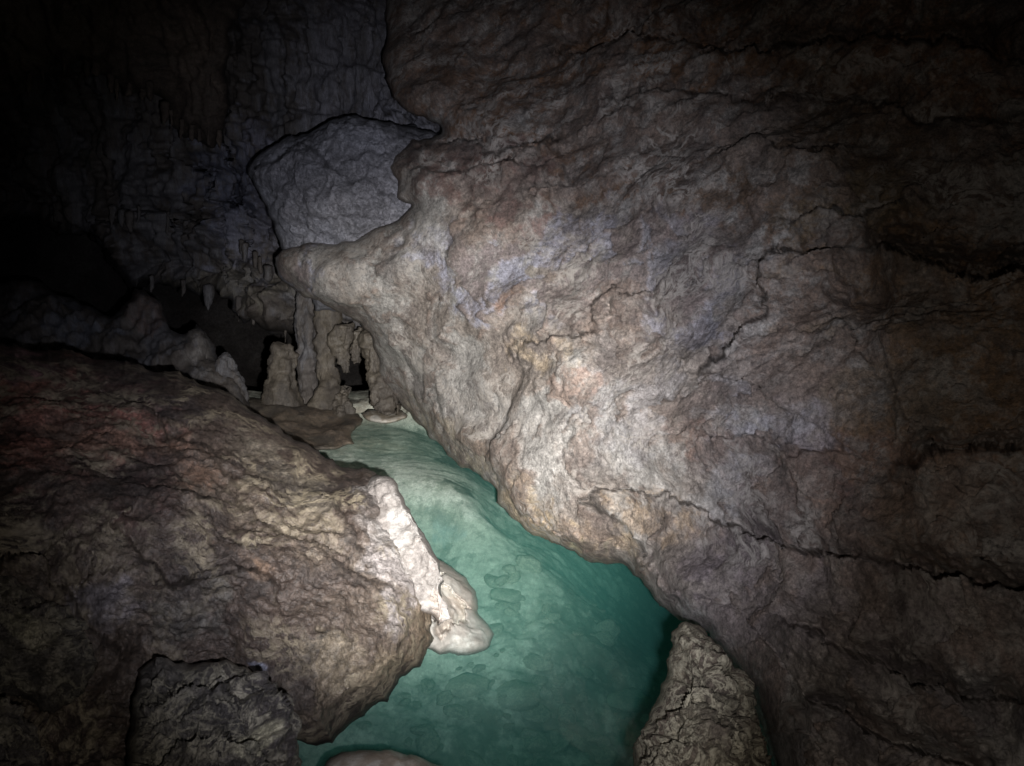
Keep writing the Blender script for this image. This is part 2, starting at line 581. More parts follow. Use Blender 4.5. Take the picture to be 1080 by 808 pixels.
def d_boul(v, seed):
    q = v.astype(np.float32)
    lay = np.column_stack([q[:, 0] * 1.0 + q[:, 2] * 0.6, q[:, 1] * 1.0, q[:, 2] * 1.6 - q[:, 0] * 0.3])
    a = fbm(lay * 1.1, 5, 0.5, seed) * 0.22
    t = terrace(fbm(lay * 2.6, 6, 0.6, seed + 70), 8, 0.75) * 0.05
    return a + t


def r_boul(v, seed):
    q = v.astype(np.float32)
    return fbm(q * 22, 5, 0.72, seed + 120) * 0.024 + terrace(fbm(q * 7, 5, 0.62, seed + 60), 6, 0.78) * 0.016


def d_crust(v, seed):
    q = v.astype(np.float32)
    w = np.column_stack([fbm(q * 4, 3, 0.5, seed + k) for k in (2, 5, 8)])
    a = fbm(q * 2.5, 4, 0.5, seed) * 0.12
    r = fbm(q * 7 + w * 2.5, 5, 0.55, seed + 20, ridged=True) * 0.05
    return a + r + terrace(fbm(q * 9, 4, 0.6, seed + 60), 5, 0.6) * 0.03


def d_flow(v, seed):
    q = v.astype(np.float32)
    a = fbm(q * 0.8, 4, 0.5, seed) * 0.5
    fl = fbm(q * np.array([3.2, 3.2, 0.5], np.float32), 5, 0.58, seed + 30, ridged=True) * 0.24
    dr = fbm(q * np.array([9, 9, 1.2], np.float32), 4, 0.6, seed + 50) * 0.10
    tr = terrace(fbm(q * np.array([1.0, 1.0, 1.8], np.float32), 4, 0.55, seed + 77), 5, 0.8) * 0.35
    return a + fl + dr + tr


def d_drip(v, seed):
    q = v.astype(np.float32)
    return fbm(q * np.array([5, 5, 1.4], np.float32), 5, 0.6, seed + 30) * 0.13 + fbm(q * 14, 4, 0.65, seed) * 0.035 \
        + terrace(fbm(q * np.array([2, 2, 4], np.float32), 3, 0.5, seed + 3), 5, 0.7) * 0.08


def d_smooth(v, seed):
    q = v.astype(np.float32)
    return fbm(q * 3.0, 4, 0.5, seed) * 0.10 + fbm(q * 11, 4, 0.5, seed + 5) * 0.018


def r_calc(v, seed):
    q = v.astype(np.float32)
    return fbm(q * 20, 5, 0.68, seed + 120) * 0.022 - 0.02 * np.abs(pnoise(q * 16, seed))


TAN = (0.37, 0.29, 0.20); RUST = (0.19, 0.115, 0.085); BRN = (0.17, 0.125, 0.10); LAV = (0.33, 0.325, 0.385)
DBRN = (0.16, 0.085, 0.048); OCH = (0.22, 0.165, 0.10); PALE = (0.44, 0.41, 0.38); PURP = (0.20, 0.165, 0.17)

# ------------------------------------------------------------------ main limestone wall
wall_outline = [(408, -700), (407, -20), (403, 60), (410, 106), (430, 118), (448, 124), (468, 139), (450, 143), (433, 146), (428, 154), (413, 162),
                (409, 178), (417, 192), (419, 208), (434, 218), (424, 230), (404, 240), (380, 247), (352, 255), (320, 259),
                (296, 262), (286, 274), (291, 292), (316, 311), (345, 327), (370, 337), (388, 352), (396, 376), (400, 400),
                (414, 420), (432, 438), (452, 462), (478, 487), (505, 503), (522, 516), (524, 530), (536, 545), (560, 562),
                (590, 572), (620, 592), (655, 601), (684, 622), (692, 642), (712, 657), (740, 668), (765, 695), (790, 735),
                (798, 772), (806, 800), (815, 840), (860, 1000), (1000, 1400), (2100, 1400), (2100, -700)]
wall_ctrl = [(290, 275, 5.7), (345, 290, 5.35), (420, 250, 5.0), (440, 160, 5.2), (432, 436, 5.75), (480, 480, 5.0), (522, 520, 4.35),
             (590, 568, 3.95), (655, 597, 3.5), (705, 645, 3.05), (800, 765, 2.45), (920, 808, 2.1), (1080, 808, 1.9),
             (1080, 600, 2.15), (1080, 400, 2.6), (950, 500, 2.55), (800, 400, 3.25), (800, 560, 3.0), (700, 500, 3.45), (600, 400, 4.0),
             (500, 400, 4.6), (600, 250, 4.35), (800, 200, 3.8), (1080, 200, 3.0), (1080, 0, 3.4), (700, 0, 5.0),
             (430, 0, 6.4), (550, 100, 5.2), (700, 100, 4.5), (430, -600, 6.0), (1500, -600, 3.5), (1700, 400, 1.7), (1300, 1300, 1.5), (2000, 0, 1.7)]
wall_ledges = [
    # edge line, height, run-out px, recess depth, recess width
    ([(745, 408), (738, 402), (752, 388), (765, 372), (780, 350), (795, 335), (811, 326), (803, 305), (800, 285), (808, 268), (830, 263), (865, 262), (905, 262)], 0.24, 90, 0.06, 20),
    ([(900, 264), (940, 258), (1000, 268), (1050, 272), (1120, 265), (1300, 250)], 0.30, 90, 0.5, 45),
    ([(618, 545), (617, 528), (630, 516), (665, 516), (700, 521), (735, 533), (765, 548), (800, 568), (835, 578), (880, 584), (930, 582)], 0.22, 130, 0.10, 26),
    ([(900, 575), (950, 582), (985, 596), (1030, 604), (1090, 606), (1300, 620)], 0.16, 110, 0.2, 30),
    ([(925, 480), (960, 473), (1010, 470), (1050, 466), (1090, 458), (1300, 430)], 0.15, 90, 0.22, 30),
    ([(525, 385), (528, 368), (545, 358), (575, 358), (595, 350), (615, 346), (640, 352)], 0.12, 60, 0.04, 18),
    ([(640, 345), (622, 338), (617, 322), (630, 311), (662, 304), (690, 308)], 0.10, 50, 0.05, 16),
    ([(566, 215), (560, 190), (562, 165), (575, 150), (600, 148)], 0.05, 40, 0.02, 12),
    ([(425, 152), (470, 148), (520, 158), (560, 150), (600, 145)], 0.16, 60, 0.12, 20),
    ([(430, 172), (480, 178), (540, 168), (590, 172)], 0.09, 60, 0.03, 14),
    ([(760, 170), (800, 150), (850, 165), (900, 155)], 0.08, 60, 0.08, 24),
    ([(620, 110), (700, 95), (790, 110), (880, 95), (1000, 120), (1100, 110)], 0.06, 90, 0.1, 45),
    ([(560, 60), (660, 40), (800, 60), (950, 40), (1100, 60)], 0.14, 90, 0.25, 45),
    ([(830, 250), (850, 228), (900, 222), (960, 200)], 0.10, 60, 0.10, 24),
    ([(740, 470), (790, 462), (840, 478), (900, 470)], 0.05, 50, 0.03, 14),
    ([(600, 588), (640, 575), (690, 600), (720, 640)], 0.06, 40, 0.02, 12),
    ([(800, 640), (860, 660), (930, 700), (1000, 720), (1090, 735)], 0.14, 80, 0.14, 40),
    ([(820, 720), (880, 745), (960, 790), (1060, 820)], 0.14, 70, 0.18, 40),
    ([(560, 575), (545, 552), (570, 545), (620, 562), (650, 590)], 0.04, 30, 0.0, 10),
]
wall_spots = [  # broad browns at top and right: rock colour, with the beam's falloff painted in
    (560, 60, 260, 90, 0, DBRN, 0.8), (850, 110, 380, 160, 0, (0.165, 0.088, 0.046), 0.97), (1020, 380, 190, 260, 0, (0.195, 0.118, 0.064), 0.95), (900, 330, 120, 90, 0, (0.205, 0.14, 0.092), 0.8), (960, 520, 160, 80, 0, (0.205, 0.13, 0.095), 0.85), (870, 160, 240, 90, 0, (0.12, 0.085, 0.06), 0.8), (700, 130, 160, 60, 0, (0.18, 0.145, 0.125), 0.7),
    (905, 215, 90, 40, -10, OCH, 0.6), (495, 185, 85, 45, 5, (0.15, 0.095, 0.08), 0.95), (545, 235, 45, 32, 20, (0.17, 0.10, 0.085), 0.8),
    (420, 190, 20, 40, 0, BRN, 0.7), (520, 290, 65, 38, 10, LAV, 0.85), (620, 275, 75, 40, 10, LAV, 0.9), (530, 300, 90, 35, 15, LAV, 0.7), (720, 330, 60, 50, 0, (0.31, 0.30, 0.34), 0.8), (460, 260, 40, 25, 0, LAV, 0.5),
    (700, 290, 130, 70, 0, (0.29, 0.275, 0.295), 0.75), (680, 420, 100, 60, 10, (0.30, 0.285, 0.29), 0.6), (315, 285, 40, 18, 20, LAV, 0.85),
    (550, 320, 10, 14, 0, (0.25, 0.15, 0.10), 0.9), (568, 283, 14, 9, 0, (0.26, 0.22, 0.16), 0.8), (570, 372, 48, 16, 5, TAN, 0.75), (600, 400, 40, 14, 0, (0.3, 0.19, 0.14), 0.6),
    (590, 330, 26, 16, 0, (0.22, 0.20, 0.20), 0.8), (660, 320, 40, 20, 0, BRN, 0.75), (650, 370, 60, 24, 10, (0.20, 0.165, 0.14), 0.6),
    (370, 300, 30, 50, -20, (0.30, 0.245, 0.20), 0.6), (480, 420, 70, 40, 30, PALE, 0.6), (570, 470, 90, 45, 15, PALE, 0.55),
    (560, 540, 70, 26, 22, (0.42, 0.335, 0.235), 0.95), (615, 568, 60, 24, 25, (0.40, 0.31, 0.21), 0.95), (480, 474, 70, 18, 42, (0.40, 0.34, 0.26), 0.9), (655, 590, 40, 14, 25, TAN, 0.7),
    (690, 540, 70, 26, 15, (0.36, 0.26, 0.17), 0.7), (630, 582, 22, 10, 20, (0.40, 0.36, 0.24), 0.85),
    (745, 480, 22, 30, 40, RUST, 0.9), (715, 462, 26, 12, 10, RUST, 0.6), (862, 510, 38, 18, 10, (0.16, 0.10, 0.085), 0.85), (675, 512, 12, 8, 0, BRN, 0.9),
    (790, 530, 40, 16, 20, (0.34, 0.22, 0.15), 0.5), (840, 450, 70, 40, 20, (0.32, 0.31, 0.34), 0.6), (770, 500, 40, 50, 0, (0.32, 0.30, 0.31), 0.5),
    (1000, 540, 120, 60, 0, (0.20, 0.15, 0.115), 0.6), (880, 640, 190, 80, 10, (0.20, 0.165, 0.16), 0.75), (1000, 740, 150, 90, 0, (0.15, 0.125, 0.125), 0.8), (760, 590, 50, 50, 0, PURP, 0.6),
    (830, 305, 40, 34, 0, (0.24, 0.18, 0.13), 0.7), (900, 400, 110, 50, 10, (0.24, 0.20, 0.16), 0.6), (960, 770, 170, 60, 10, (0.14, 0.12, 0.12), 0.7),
]
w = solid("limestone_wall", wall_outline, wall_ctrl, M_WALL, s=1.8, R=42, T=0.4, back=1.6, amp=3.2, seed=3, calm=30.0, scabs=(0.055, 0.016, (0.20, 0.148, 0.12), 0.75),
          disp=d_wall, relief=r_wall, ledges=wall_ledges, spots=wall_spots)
tag(w, "huge grey and tan limestone wall overhanging the right side of the green pool", "rock wall")

# block behind the wall, upper middle
o = solid("limestone_block", [(262, 182), (270, 166), (290, 150), (330, 138), (348, 128), (372, 122), (400, 132), (440, 132), (500, 170), (500, 300),
                              (420, 330), (330, 330), (293, 262), (280, 225), (268, 205)],
          [(262, 185, 6.0), (330, 150, 5.9), (400, 130, 5.8), (290, 255, 5.8), (350, 200, 5.5), (420, 240, 5.6), (480, 200, 5.8), (350, 320, 6.0)],
          M_BLOCK, s=1.6, R=34, T=0.3, back=1.2, amp=3, seed=12, disp=lambda v, s: d_wall(v, s) * 1.1 + d_crust(v * 0.45, s) * 1.2, relief=lambda v, s: r_wall(v, s) * 3.5,
          ledges=[([(262, 190), (300, 160), (345, 172), (370, 190), (420, 210)], 0.10, 60, 0.04, 20), ([(300, 235), (360, 228), (415, 236)], -0.06, 40, 0, 10)],
          spots=[(330, 195, 40, 30, 0, (0.26, 0.25, 0.27), 0.6), (390, 200, 40, 50, 0, (0.33, 0.32, 0.36), 0.5)])
tag(o, "bluish grey limestone block jutting out just left of the big overhanging wall", "rock")

# ------------------------------------------------------------------ left boulder with its calcite lip
tip = P(462, 655, 2.95)
bo = empty("boulder", (-1.2, 2.2, 0.0))
tag(bo, "large dark brown boulder sloping down to the pool with a white crusted edge", "boulder")
boul_outline = [(-900, 330), (-300, 345), (0, 362), (70, 364), (110, 371), (150, 379), (195, 392), (225, 402), (250, 418), (280, 441), (320, 466),
                (362, 492), (392, 498), (412, 506), (424, 530), (440, 556), (452, 590), (462, 620), (460, 650), (463, 676), (446, 700), (425, 720),
                (412, 742), (388, 756), (372, 764), (352, 786), (330, 790), (312, 782), (300, 830), (280, 1500), (-900, 1500)]
boul_ctrl = [(-600, 400, 2.2), (-300, 380, 2.8), (0, 380, 3.15), (100, 400, 3.2), (225, 425, 3.25), (320, 480, 3.2), (395, 515, 3.15), (430, 570, 2.95),
             (450, 650, 2.75), (400, 740, 2.5), (340, 780, 2.35), (300, 650, 2.45), (200, 550, 2.55), (100, 500, 2.65), (0, 600, 2.2),
             (150, 700, 2.05), (0, 800, 1.65), (250, 800, 2.0), (-300, 800, 1.3), (0, 1200, 1.25), (250, 1200, 1.45), (0, 1500, 1.25), (250, 1500, 1.4), (350, 600, 2.65)]
boul_ledges = [
    ([(0, 420), (60, 400), (130, 405), (180, 440), (240, 470)], 0.05, 60, 0.03, 16),
    ([(215, 470), (260, 520), (310, 560), (370, 585), (420, 620)], 0.05, 60, 0.03, 16),
    ([(-20, 600), (40, 590), (95, 650), (140, 690)], 0.10, 70, 0.10, 40),
    ([(150, 520), (120, 560), (180, 600), (260, 600), (290, 610)], 0.05, 50, 0.04, 20),
    ([(200, 590), (240, 590), (290, 612), (285, 640)], 0.05, 40, 0.02, 10),
    ([(280, 440), (330, 500), (380, 560), (410, 610)], 0.04, 30, 0.02, 10),
]
boul_spots = [
    (50, 440, 150, 75, 10, (0.235, 0.11, 0.085), 0.95), (140, 480, 110, 34, 15, (0.20, 0.125, 0.09), 0.8), (20, 380, 60, 14, 5, (0.24, 0.14, 0.15), 0.8),
    (150, 525, 45, 45, 0, (0.075, 0.045, 0.038), 0.85), (170, 420, 80, 20, 20, (0.06, 0.05, 0.05), 0.7), (60, 520, 60, 50, 0, (0.08, 0.055, 0.045), 0.7),
    (250, 600, 40, 10, 15, (0.15, 0.10, 0.07), 0.8), (330, 560, 60, 30, 30, (0.18, 0.15, 0.115), 0.6), (300, 500, 70, 20, 35, (0.16, 0.14, 0.11), 0.6),
    (120, 635, 55, 26, 10, (0.16, 0.145, 0.155), 0.8), (200, 640, 50, 30, 0, (0.085, 0.08, 0.07), 0.7), (370, 690, 60, 50, 40, (0.17, 0.14, 0.10), 0.7),
    (345, 740, 60, 30, 0, (0.15, 0.12, 0.085), 0.6), (405, 700, 30, 40, 20, (0.19, 0.15, 0.105), 0.6), (280, 703, 14, 7, 20, (0.22, 0.23, 0.29), 0.9),
    (412, 610, 22, 75, -22, (0.34, 0.31, 0.30), 0.7), (398, 545, 26, 45, -20, (0.38, 0.35, 0.33), 0.8), (428, 600, 12, 70, -22, (0.30, 0.28, 0.265), 0.9), (235, 720, 60, 30, 0, (0.06, 0.055, 0.05), 0.6),
    (440, 665, 18, 30, 0, (0.45, 0.34, 0.22), 0.7),
]
o = solid("rock_face", boul_outline, boul_ctrl, M_BOUL, parent=bo, s=1.8, R=55, T=0.42, back=0.9, amp=4.2, seed=21, calm=40.0, scabs=(0.08, 0.008, (0.06, 0.045, 0.038), 0.5),
          disp=d_boul, relief=r_boul, ledges=boul_ledges, spots=boul_spots)
# white crust: a thick skin that hangs over the edge
o = solid("calcite_crust", [(386, 500), (401, 496), (416, 503), (431, 527), (442, 546), (455, 573), (463, 591), (470, 618), (473, 640), (471, 664), (458, 668),
                            (448, 654), (430, 646), (412, 630), (398, 612), (386, 594), (388, 574), (377, 560), (380, 544), (374, 524)],
          [(388, 508, 3.24), (424, 540, 2.98), (440, 575, 2.88), (456, 615, 2.80), (460, 655, 2.75), (405, 580, 2.98), (380, 552, 3.12), (430, 642, 2.87), (390, 600, 3.01), (410, 520, 3.06), (415, 590, 2.92)],
          M_CALC, parent=bo, s=1.2, R=9, T=0.14, back=0.3, amp=5, seed=25, disp=d_boul, relief=lambda v, s: r_calc(v, s) * 0.5 + r_boul(v, s) * 0.35,
          spots=[(385, 545, 14, 50, -10, (0.20, 0.175, 0.16), 0.9), (400, 610, 14, 45, -30, (0.20, 0.175, 0.16), 0.9), (398, 515, 16, 18, 0, (0.26, 0.235, 0.22), 0.8), (456, 645, 12, 22, 0, (0.50, 0.42, 0.36), 0.8), (405, 590, 12, 40, -25, (0.45, 0.41, 0.40), 0.7)])
o["label"] = "bright white calcite crust"

# ------------------------------------------------------------------ pale stone at the water's edge
o = solid("pale_stone", [(448, 585), (462, 588), (478, 597), (492, 608), (502, 622), (506, 644), (516, 657), (521, 670), (517, 683), (503, 691),
                         (484, 692), (462, 691), (446, 682), (430, 650), (436, 610)],
          [(455, 595, 4.0), (480, 605, 3.98), (500, 625, 3.86), (505, 648, 3.70), (515, 670, 3.54), (500, 686, 3.44), (470, 688, 3.40), (450, 680, 3.3),
           (455, 650, 3.45), (470, 640, 3.50), (462, 615, 3.68), (480, 645, 3.53)],
          M_PALE, s=1.1, R=16, T=0.14, back=0.4, amp=2.0, seed=31, disp=lambda v, s: d_smooth(v, s) * 0.7, relief=lambda v, s: r_calc(v, s) * 0.3,
          ledges=[([(452, 602), (464, 612), (480, 624), (491, 638), (494, 650), (484, 660), (474, 668), (456, 676)], -0.12, 30, 0, 6)],
          spots=[(472, 645, 20, 26, 20, (0.52, 0.44, 0.37), 0.7), (495, 680, 26, 12, 0, (0.66, 0.66, 0.60), 0.8)])
tag(o, "smooth whitish stone sticking out below the boulder's white edge, half under water", "stone")

# ------------------------------------------------------------------ near rocks along the bottom
o = solid("rock_outcrop", [(137, 712), (141, 700), (155, 692), (168, 688), (185, 695), (205, 702), (225, 697), (240, 694), (258, 704), (272, 712), (286, 728), (300, 742),
                           (310, 765), (316, 800), (330, 860), (340, 1100), (100, 1100), (120, 850), (132, 760), (140, 735)],
          [(140, 710, 1.86), (170, 690, 1.88), (240, 696, 1.92), (300, 745, 1.9), (315, 800, 1.85), (220, 760, 1.66), (160, 800, 1.55), (280, 800, 1.68), (220, 1050, 1.2)],
          M_CRUST, s=1.3, R=22, T=0.12, back=0.5, amp=4, seed=41, disp=d_crust, relief=r_calc,
          ledges=[([(150, 730), (200, 715), (260, 735), (300, 750)], 0.05, 30, 0.03, 12), ([(180, 770), (230, 755), (270, 775), (305, 770)], 0.05, 30, 0.03, 12)],
          spots=[(265, 775, 30, 18, -10, (0.42, 0.39, 0.28), 0.8), (180, 705, 30, 12, 0, (0.12, 0.11, 0.10), 0.6)])
tag(o, "dark lumpy rock with pale veins, in front of the big brown boulder's base", "rock")

o = solid("crusted_rock", [(-400, 560), (-60, 585), (0, 604), (28, 612), (48, 628), (72, 642), (86, 662), (92, 690), (86, 722), (70, 745), (40, 752), (10, 742), (-30, 760), (-400, 900)],
          [(0, 612, 1.95), (50, 632, 1.98), (88, 680, 1.95), (70, 740, 1.85), (20, 690, 1.78), (0, 740, 1.74), (-300, 700, 1.3)],
          M_CRUST, s=1.4, R=24, T=0.14, back=0.5, amp=4, seed=47, disp=d_crust, relief=r_calc,
          spots=[(50, 655, 26, 30, 20, (0.36, 0.33, 0.25), 0.7), (22, 640, 30, 16, 30, (0.30, 0.28, 0.2), 0.6), (75, 700, 18, 36, 0, (0.3, 0.27, 0.22), 0.6)])
tag(o, "knobbly rock with a mottled greenish crust on the left edge of the boulder's slope", "rock")

o = solid("corner_rock", [(-400, 760), (-40, 732), (6, 736), (22, 748), (34, 770), (48, 800), (60, 900), (80, 1150), (-400, 1150)],
          [(0, 740, 1.62), (40, 790, 1.58), (0, 800, 1.45), (-300, 900, 1.1), (40, 1050, 1.15)],
          M_CRUST, s=1.6, R=24, T=0.12, back=0.4, amp=4, seed=53, disp=d_crust, relief=r_calc)
tag(o, "low brown rock filling the bottom left corner below the greenish crusted rock", "rock")

o = solid("standing_rock", [(664, 820), (668, 790), (676, 762), (688, 738), (697, 716), (704, 690), (710, 668), (722, 657), (738, 660), (752, 676), (764, 694),
                            (778, 716), (790, 740), (798, 764), (808, 790), (824, 820), (860, 900), (900, 1500), (600, 1500), (640, 900)],
          [(722, 662, 2.25), (705, 700, 2.15), (675, 780, 2.0), (760, 700, 2.2), (800, 780, 2.1), (730, 720, 1.98), (735, 800, 1.78), (740, 1100, 1.5), (740, 1500, 1.5)],
          M_CRUST2, s=1.3, R=34, T=0.22, back=0.6, amp=3.6, seed=61, disp=d_crust, relief=r_calc,
          ledges=[([(690, 745), (720, 720), (745, 740), (770, 800)], 0.04, 30, 0.02, 10)],
          spots=[(775, 760, 30, 80, -20, (0.12, 0.10, 0.08), 0.6), (715, 690, 16, 24, 0, (0.32, 0.28, 0.19), 0.6)])
tag(o, "tall tapering rock with a yellowish crust at the bottom, between the pool and the wall", "rock")

o = solid("low_stone", [(340, 806), (352, 796), (375, 791), (405, 789), (425, 795), (440, 798), (470, 806), (500, 830), (480, 900), (340, 900), (320, 830)],
          [(345, 802, 2.66), (400, 794, 2.68), (460, 806, 2.70), (400, 830, 2.54), (400, 890, 2.34)],
          M_PALE, s=1.3, R=14, T=0.10, back=0.25, amp=2, seed=67, disp=lambda v, s: d_smooth(v, s) * 0.5,
          spots=[(395, 810, 120, 50, 0, (0.24, 0.19, 0.14), 0.9)])
tag(o, "low rounded tan stone just above the water below the big brown boulder's foot", "stone")

# ------------------------------------------------------------------ the far side
o = solid("flowstone_wall", [(-500, -500), (620, -500), (620, 200), (520, 440), (440, 445), (412, 432), (396, 425), (392, 400), (384, 372), (372, 376), (366, 400), (352, 372), (344, 396),
                             (334, 432), (322, 392), (330, 368), (318, 352), (292, 350), (268, 336), (252, 342), (240, 318), (222, 314), (210, 322), (196, 312), (178, 316), (168, 306),
                             (150, 300), (138, 304), (128, 286), (112, 262), (95, 240), (60, 250), (30, 240), (-500, 240)],
          [(-400, 0, 8.0), (0, 0, 8.2), (200, 100, 7.8), (350, 60, 7.4), (420, 120, 7.2), (250, 200, 7.9), (100, 240, 8.8), (160, 300, 8.6),
           (250, 320, 7.9), (320, 340, 7.5), (400, 420, 7.0), (345, 400, 7.2), (560, 300, 7.0), (200, -400, 5.5), (600, -400, 5.5), (-400, -400, 5.5)],
          M_FLOW, s=1.8, R=26, T=0.5, back=1.2, amp=6, seed=71, disp=d_flow, relief=lambda v, s: r_wall(v, s) * 1.8,
          ledges=[([(235, 300), (262, 255), (250, 215), (240, 160), (232, 90), (225, 0)], -0.5, 130, 0, 10),
                  ([(100, 235), (150, 225), (190, 240), (240, 232)], 0.3, 60, 0.25, 24),
                  ([(165, 160), (195, 180), (230, 215), (262, 222), (290, 255)], 0.3, 70, 0.3, 30),
                  ([(408, 118), (430, 126), (470, 140)], 0.2, 50, 0.1, 14)],
          spots=[(262, 210, 50, 90, 0, (0.20, 0.20, 0.25), 0.85), (240, 190, 40, 40, 0, (0.14, 0.15, 0.20), 0.7), (370, 70, 80, 100, 0, (0.24, 0.235, 0.26), 0.8), (230, 300, 90, 20, 0, (0.20, 0.18, 0.14), 0.6),
                 (350, 370, 50, 50, 0, (0.20, 0.17, 0.13), 0.7), (430, 125, 50, 25, 10, (0.30, 0.30, 0.34), 0.8)])
tag(o, "dim fluted flowstone wall at the back, its fringed lower edge above a dark opening", "rock wall")

rs = np.random.RandomState(9)
wall_back = o
def fringe(parent, line, n, dep, mat, seed0):
    line = np.array(line, float)
    for k in range(n):
        t = (k + rs.rand() * 0.8) / n * (len(line) - 1)
        i0 = min(int(t), len(line) - 2); q = line[i0] + (line[i0 + 1] - line[i0]) * (t - i0)
        ln = 3 + 15 * rs.rand() ** 3; r = rs.uniform(1.3, 4.0); dx = rs.uniform(-1.5, 1.5)
        d0 = dep + rs.uniform(-0.1, 0.25)
        c = tube("stalactite", [(q[0], q[1] - 14, d0, r * 1.3), (q[0], q[1], d0, r), (q[0] + dx, q[1] + ln * 0.6, d0, r * 0.55), (q[0] + dx, q[1] + ln, d0, 0.7)], mat,
                 parent=parent, seed=seed0 + k, disp=lambda v, s: d_drip(v, s) * 0.35, nseg=14, nring=18)
fringe(wall_back, [(160, 304), (200, 310), (240, 318), (265, 334), (300, 346), (325, 352)], 7, 7.85, M_FLOW, 500)
fringe(wall_back, [(110, 226), (135, 238), (150, 226)], 4, 7.95, M_FLOW, 540)
fringe(wall_back, [(175, 236), (215, 252), (240, 240)], 5, 7.9, M_FLOW, 560)
fringe(wall_back, [(250, 262), (270, 280), (290, 300)], 5, 7.4, M_FLOW, 580)

o = solid("ceiling_rock", [(-500, -600), (360, -600), (300, -60), (262, 0), (250, 40), (245, 90), (240, 140), (228, 160), (205, 150), (192, 148), (180, 128), (172, 106), (150, 100), (128, 104), (112, 84),
                           (86, 66), (60, 70), (44, 84), (24, 100), (-30, 110), (-500, 60)],
          [(-400, 0, 6.0), (0, 60, 6.8), (100, 60, 6.9), (200, 120, 7.0), (230, 20, 6.6), (100, -500, 4.5), (300, -500, 4.8), (-400, -500, 4.5)],
          M_CEIL, s=2.4, R=30, T=0.35, back=1.0, amp=5, seed=77, disp=lambda v, s: d_flow(v, s) * 0.6, relief=r_wall)
tag(o, "brown ceiling rock with a ragged hanging lower edge, high above the big boulder", "ceiling rock")
fringe(o, [(30, 90), (60, 66), (100, 76), (128, 100), (160, 100), (185, 136), (210, 148), (236, 150)], 18, 6.85, M_CEIL, 600)

o = solid("rock_mound", [(-400, 300), (-60, 290), (0, 300), (40, 296), (70, 312), (100, 326), (120, 330), (132, 316), (140, 306), (152, 304), (168, 312), (174, 330), (180, 345),
                         (196, 352), (206, 345), (214, 352), (224, 362), (232, 376), (246, 392), (262, 420), (300, 460), (300, 640), (-400, 640)],
          [(-300, 320, 6.8), (0, 310, 7.2), (80, 330, 7.0), (150, 310, 6.8), (180, 350, 6.7), (210, 360, 6.5), (240, 400, 6.3), (100, 370, 6.5), (0, 400, 6.2), (270, 480, 5.8), (0, 600, 5.0)],
          M_FLOW, s=2.0, R=16, T=0.35, back=0.8, amp=4, seed=83, disp=lambda v, s: d_flow(v, s) * 0.55, relief=r_wall,
          spots=[(75, 345, 45, 20, 10, (0.15, 0.16, 0.19), 0.8), (150, 330, 22, 30, 0, (0.13, 0.09, 0.075), 0.8), (215, 375, 18, 24, 0, (0.26, 0.24, 0.22), 0.6)])
tag(o, "dark rock mound of merged stalagmites behind the big boulder's ridge, left of the opening", "rock mound")

cols = [
    ("stalagmite", [(300, 360, 6.6, 9), (302, 375, 6.6, 15), (300, 400, 6.6, 17), (298, 450, 6.6, 21)], M_DRIP, "stout upright stalagmite in front of the black opening at the back", "stalagmite", 1.0),
    ("stalagmite", [(238, 372, 6.4, 5), (240, 392, 6.4, 9), (246, 440, 6.4, 14)], M_FLOW, "short leaning stalagmite on the left rim of the black opening", "stalagmite", 1.0),
    ("flowstone_column", [(322, 300, 7.0, 12), (322, 350, 7.0, 11), (324, 385, 7.0, 9), (322, 440, 6.9, 13)], M_FLOW, "narrow dark flowstone column right behind the stout stalagmite", "column", 1.0),
    ("flowstone_column", [(345, 300, 6.8, 17), (346, 340, 6.8, 13), (344, 385, 6.8, 11), (347, 410, 6.7, 15), (348, 450, 6.6, 20)], M_DRIP, "ribbed tan flowstone column left of the small hanging stalactites", "column", 1.0),
    ("stalactite", [(366, 340, 6.5, 10), (362, 362, 6.5, 12), (364, 380, 6.5, 7), (365, 396, 6.5, 4)], M_DRIP, "small yellowish stalactite cluster hanging over the dark hollow beside the wall", "stalactite", 1.0),
    ("stalactite", [(379, 345, 6.4, 10), (377, 368, 6.4, 8), (376, 384, 6.4, 4)], M_DRIP, "short pale stalactite nearest to the big wall's left edge", "stalactite", 1.0),
    ("dripstone_pillar", [(396, 350, 6.2, 14), (398, 385, 6.2, 12), (404, 410, 6.1, 13), (412, 436, 6.0, 18)], M_DRIP, "tan dripstone pillar touching the water under the big wall's left edge", "pillar", 1.0),
    ("stone", [(364, 408, 6.6, 8), (362, 422, 6.5, 10), (362, 440, 6.5, 14)], M_DRIP, "small upright tan stone at the foot of the ribbed column", "stone", 1.0),
]
for k, (nm, pts, mt, lab, cat, sq) in enumerate(cols):
    o = tube(nm, pts, mt, seed=100 + k * 7, disp=lambda v, s: d_drip(v, s) * 1.0, squash=sq)
    tag(o, lab, cat)

o = solid("rock_shelf", [(255, 420), (285, 418), (310, 424), (335, 428), (360, 432), (380, 437), (386, 446), (370, 458), (378, 470), (352, 476), (330, 480), (300, 500), (250, 470)],
          [(270, 425, 6.5), (340, 432, 6.5), (380, 445, 6.2), (375, 468, 5.75), (300, 490, 5.2), (320, 455, 5.9), (260, 460, 5.8)],
          M_DRIP, s=1.4, R=14, T=0.15, back=0.4, amp=3, seed=131, disp=lambda v, s: d_smooth(v, s) * 0.8, relief=r_wall,
          spots=[(330, 450, 60, 30, 0, (0.20, 0.15, 0.11), 0.7)])
tag(o, "low brown rock shelf running from the columns down to the water's far end", "rock shelf")

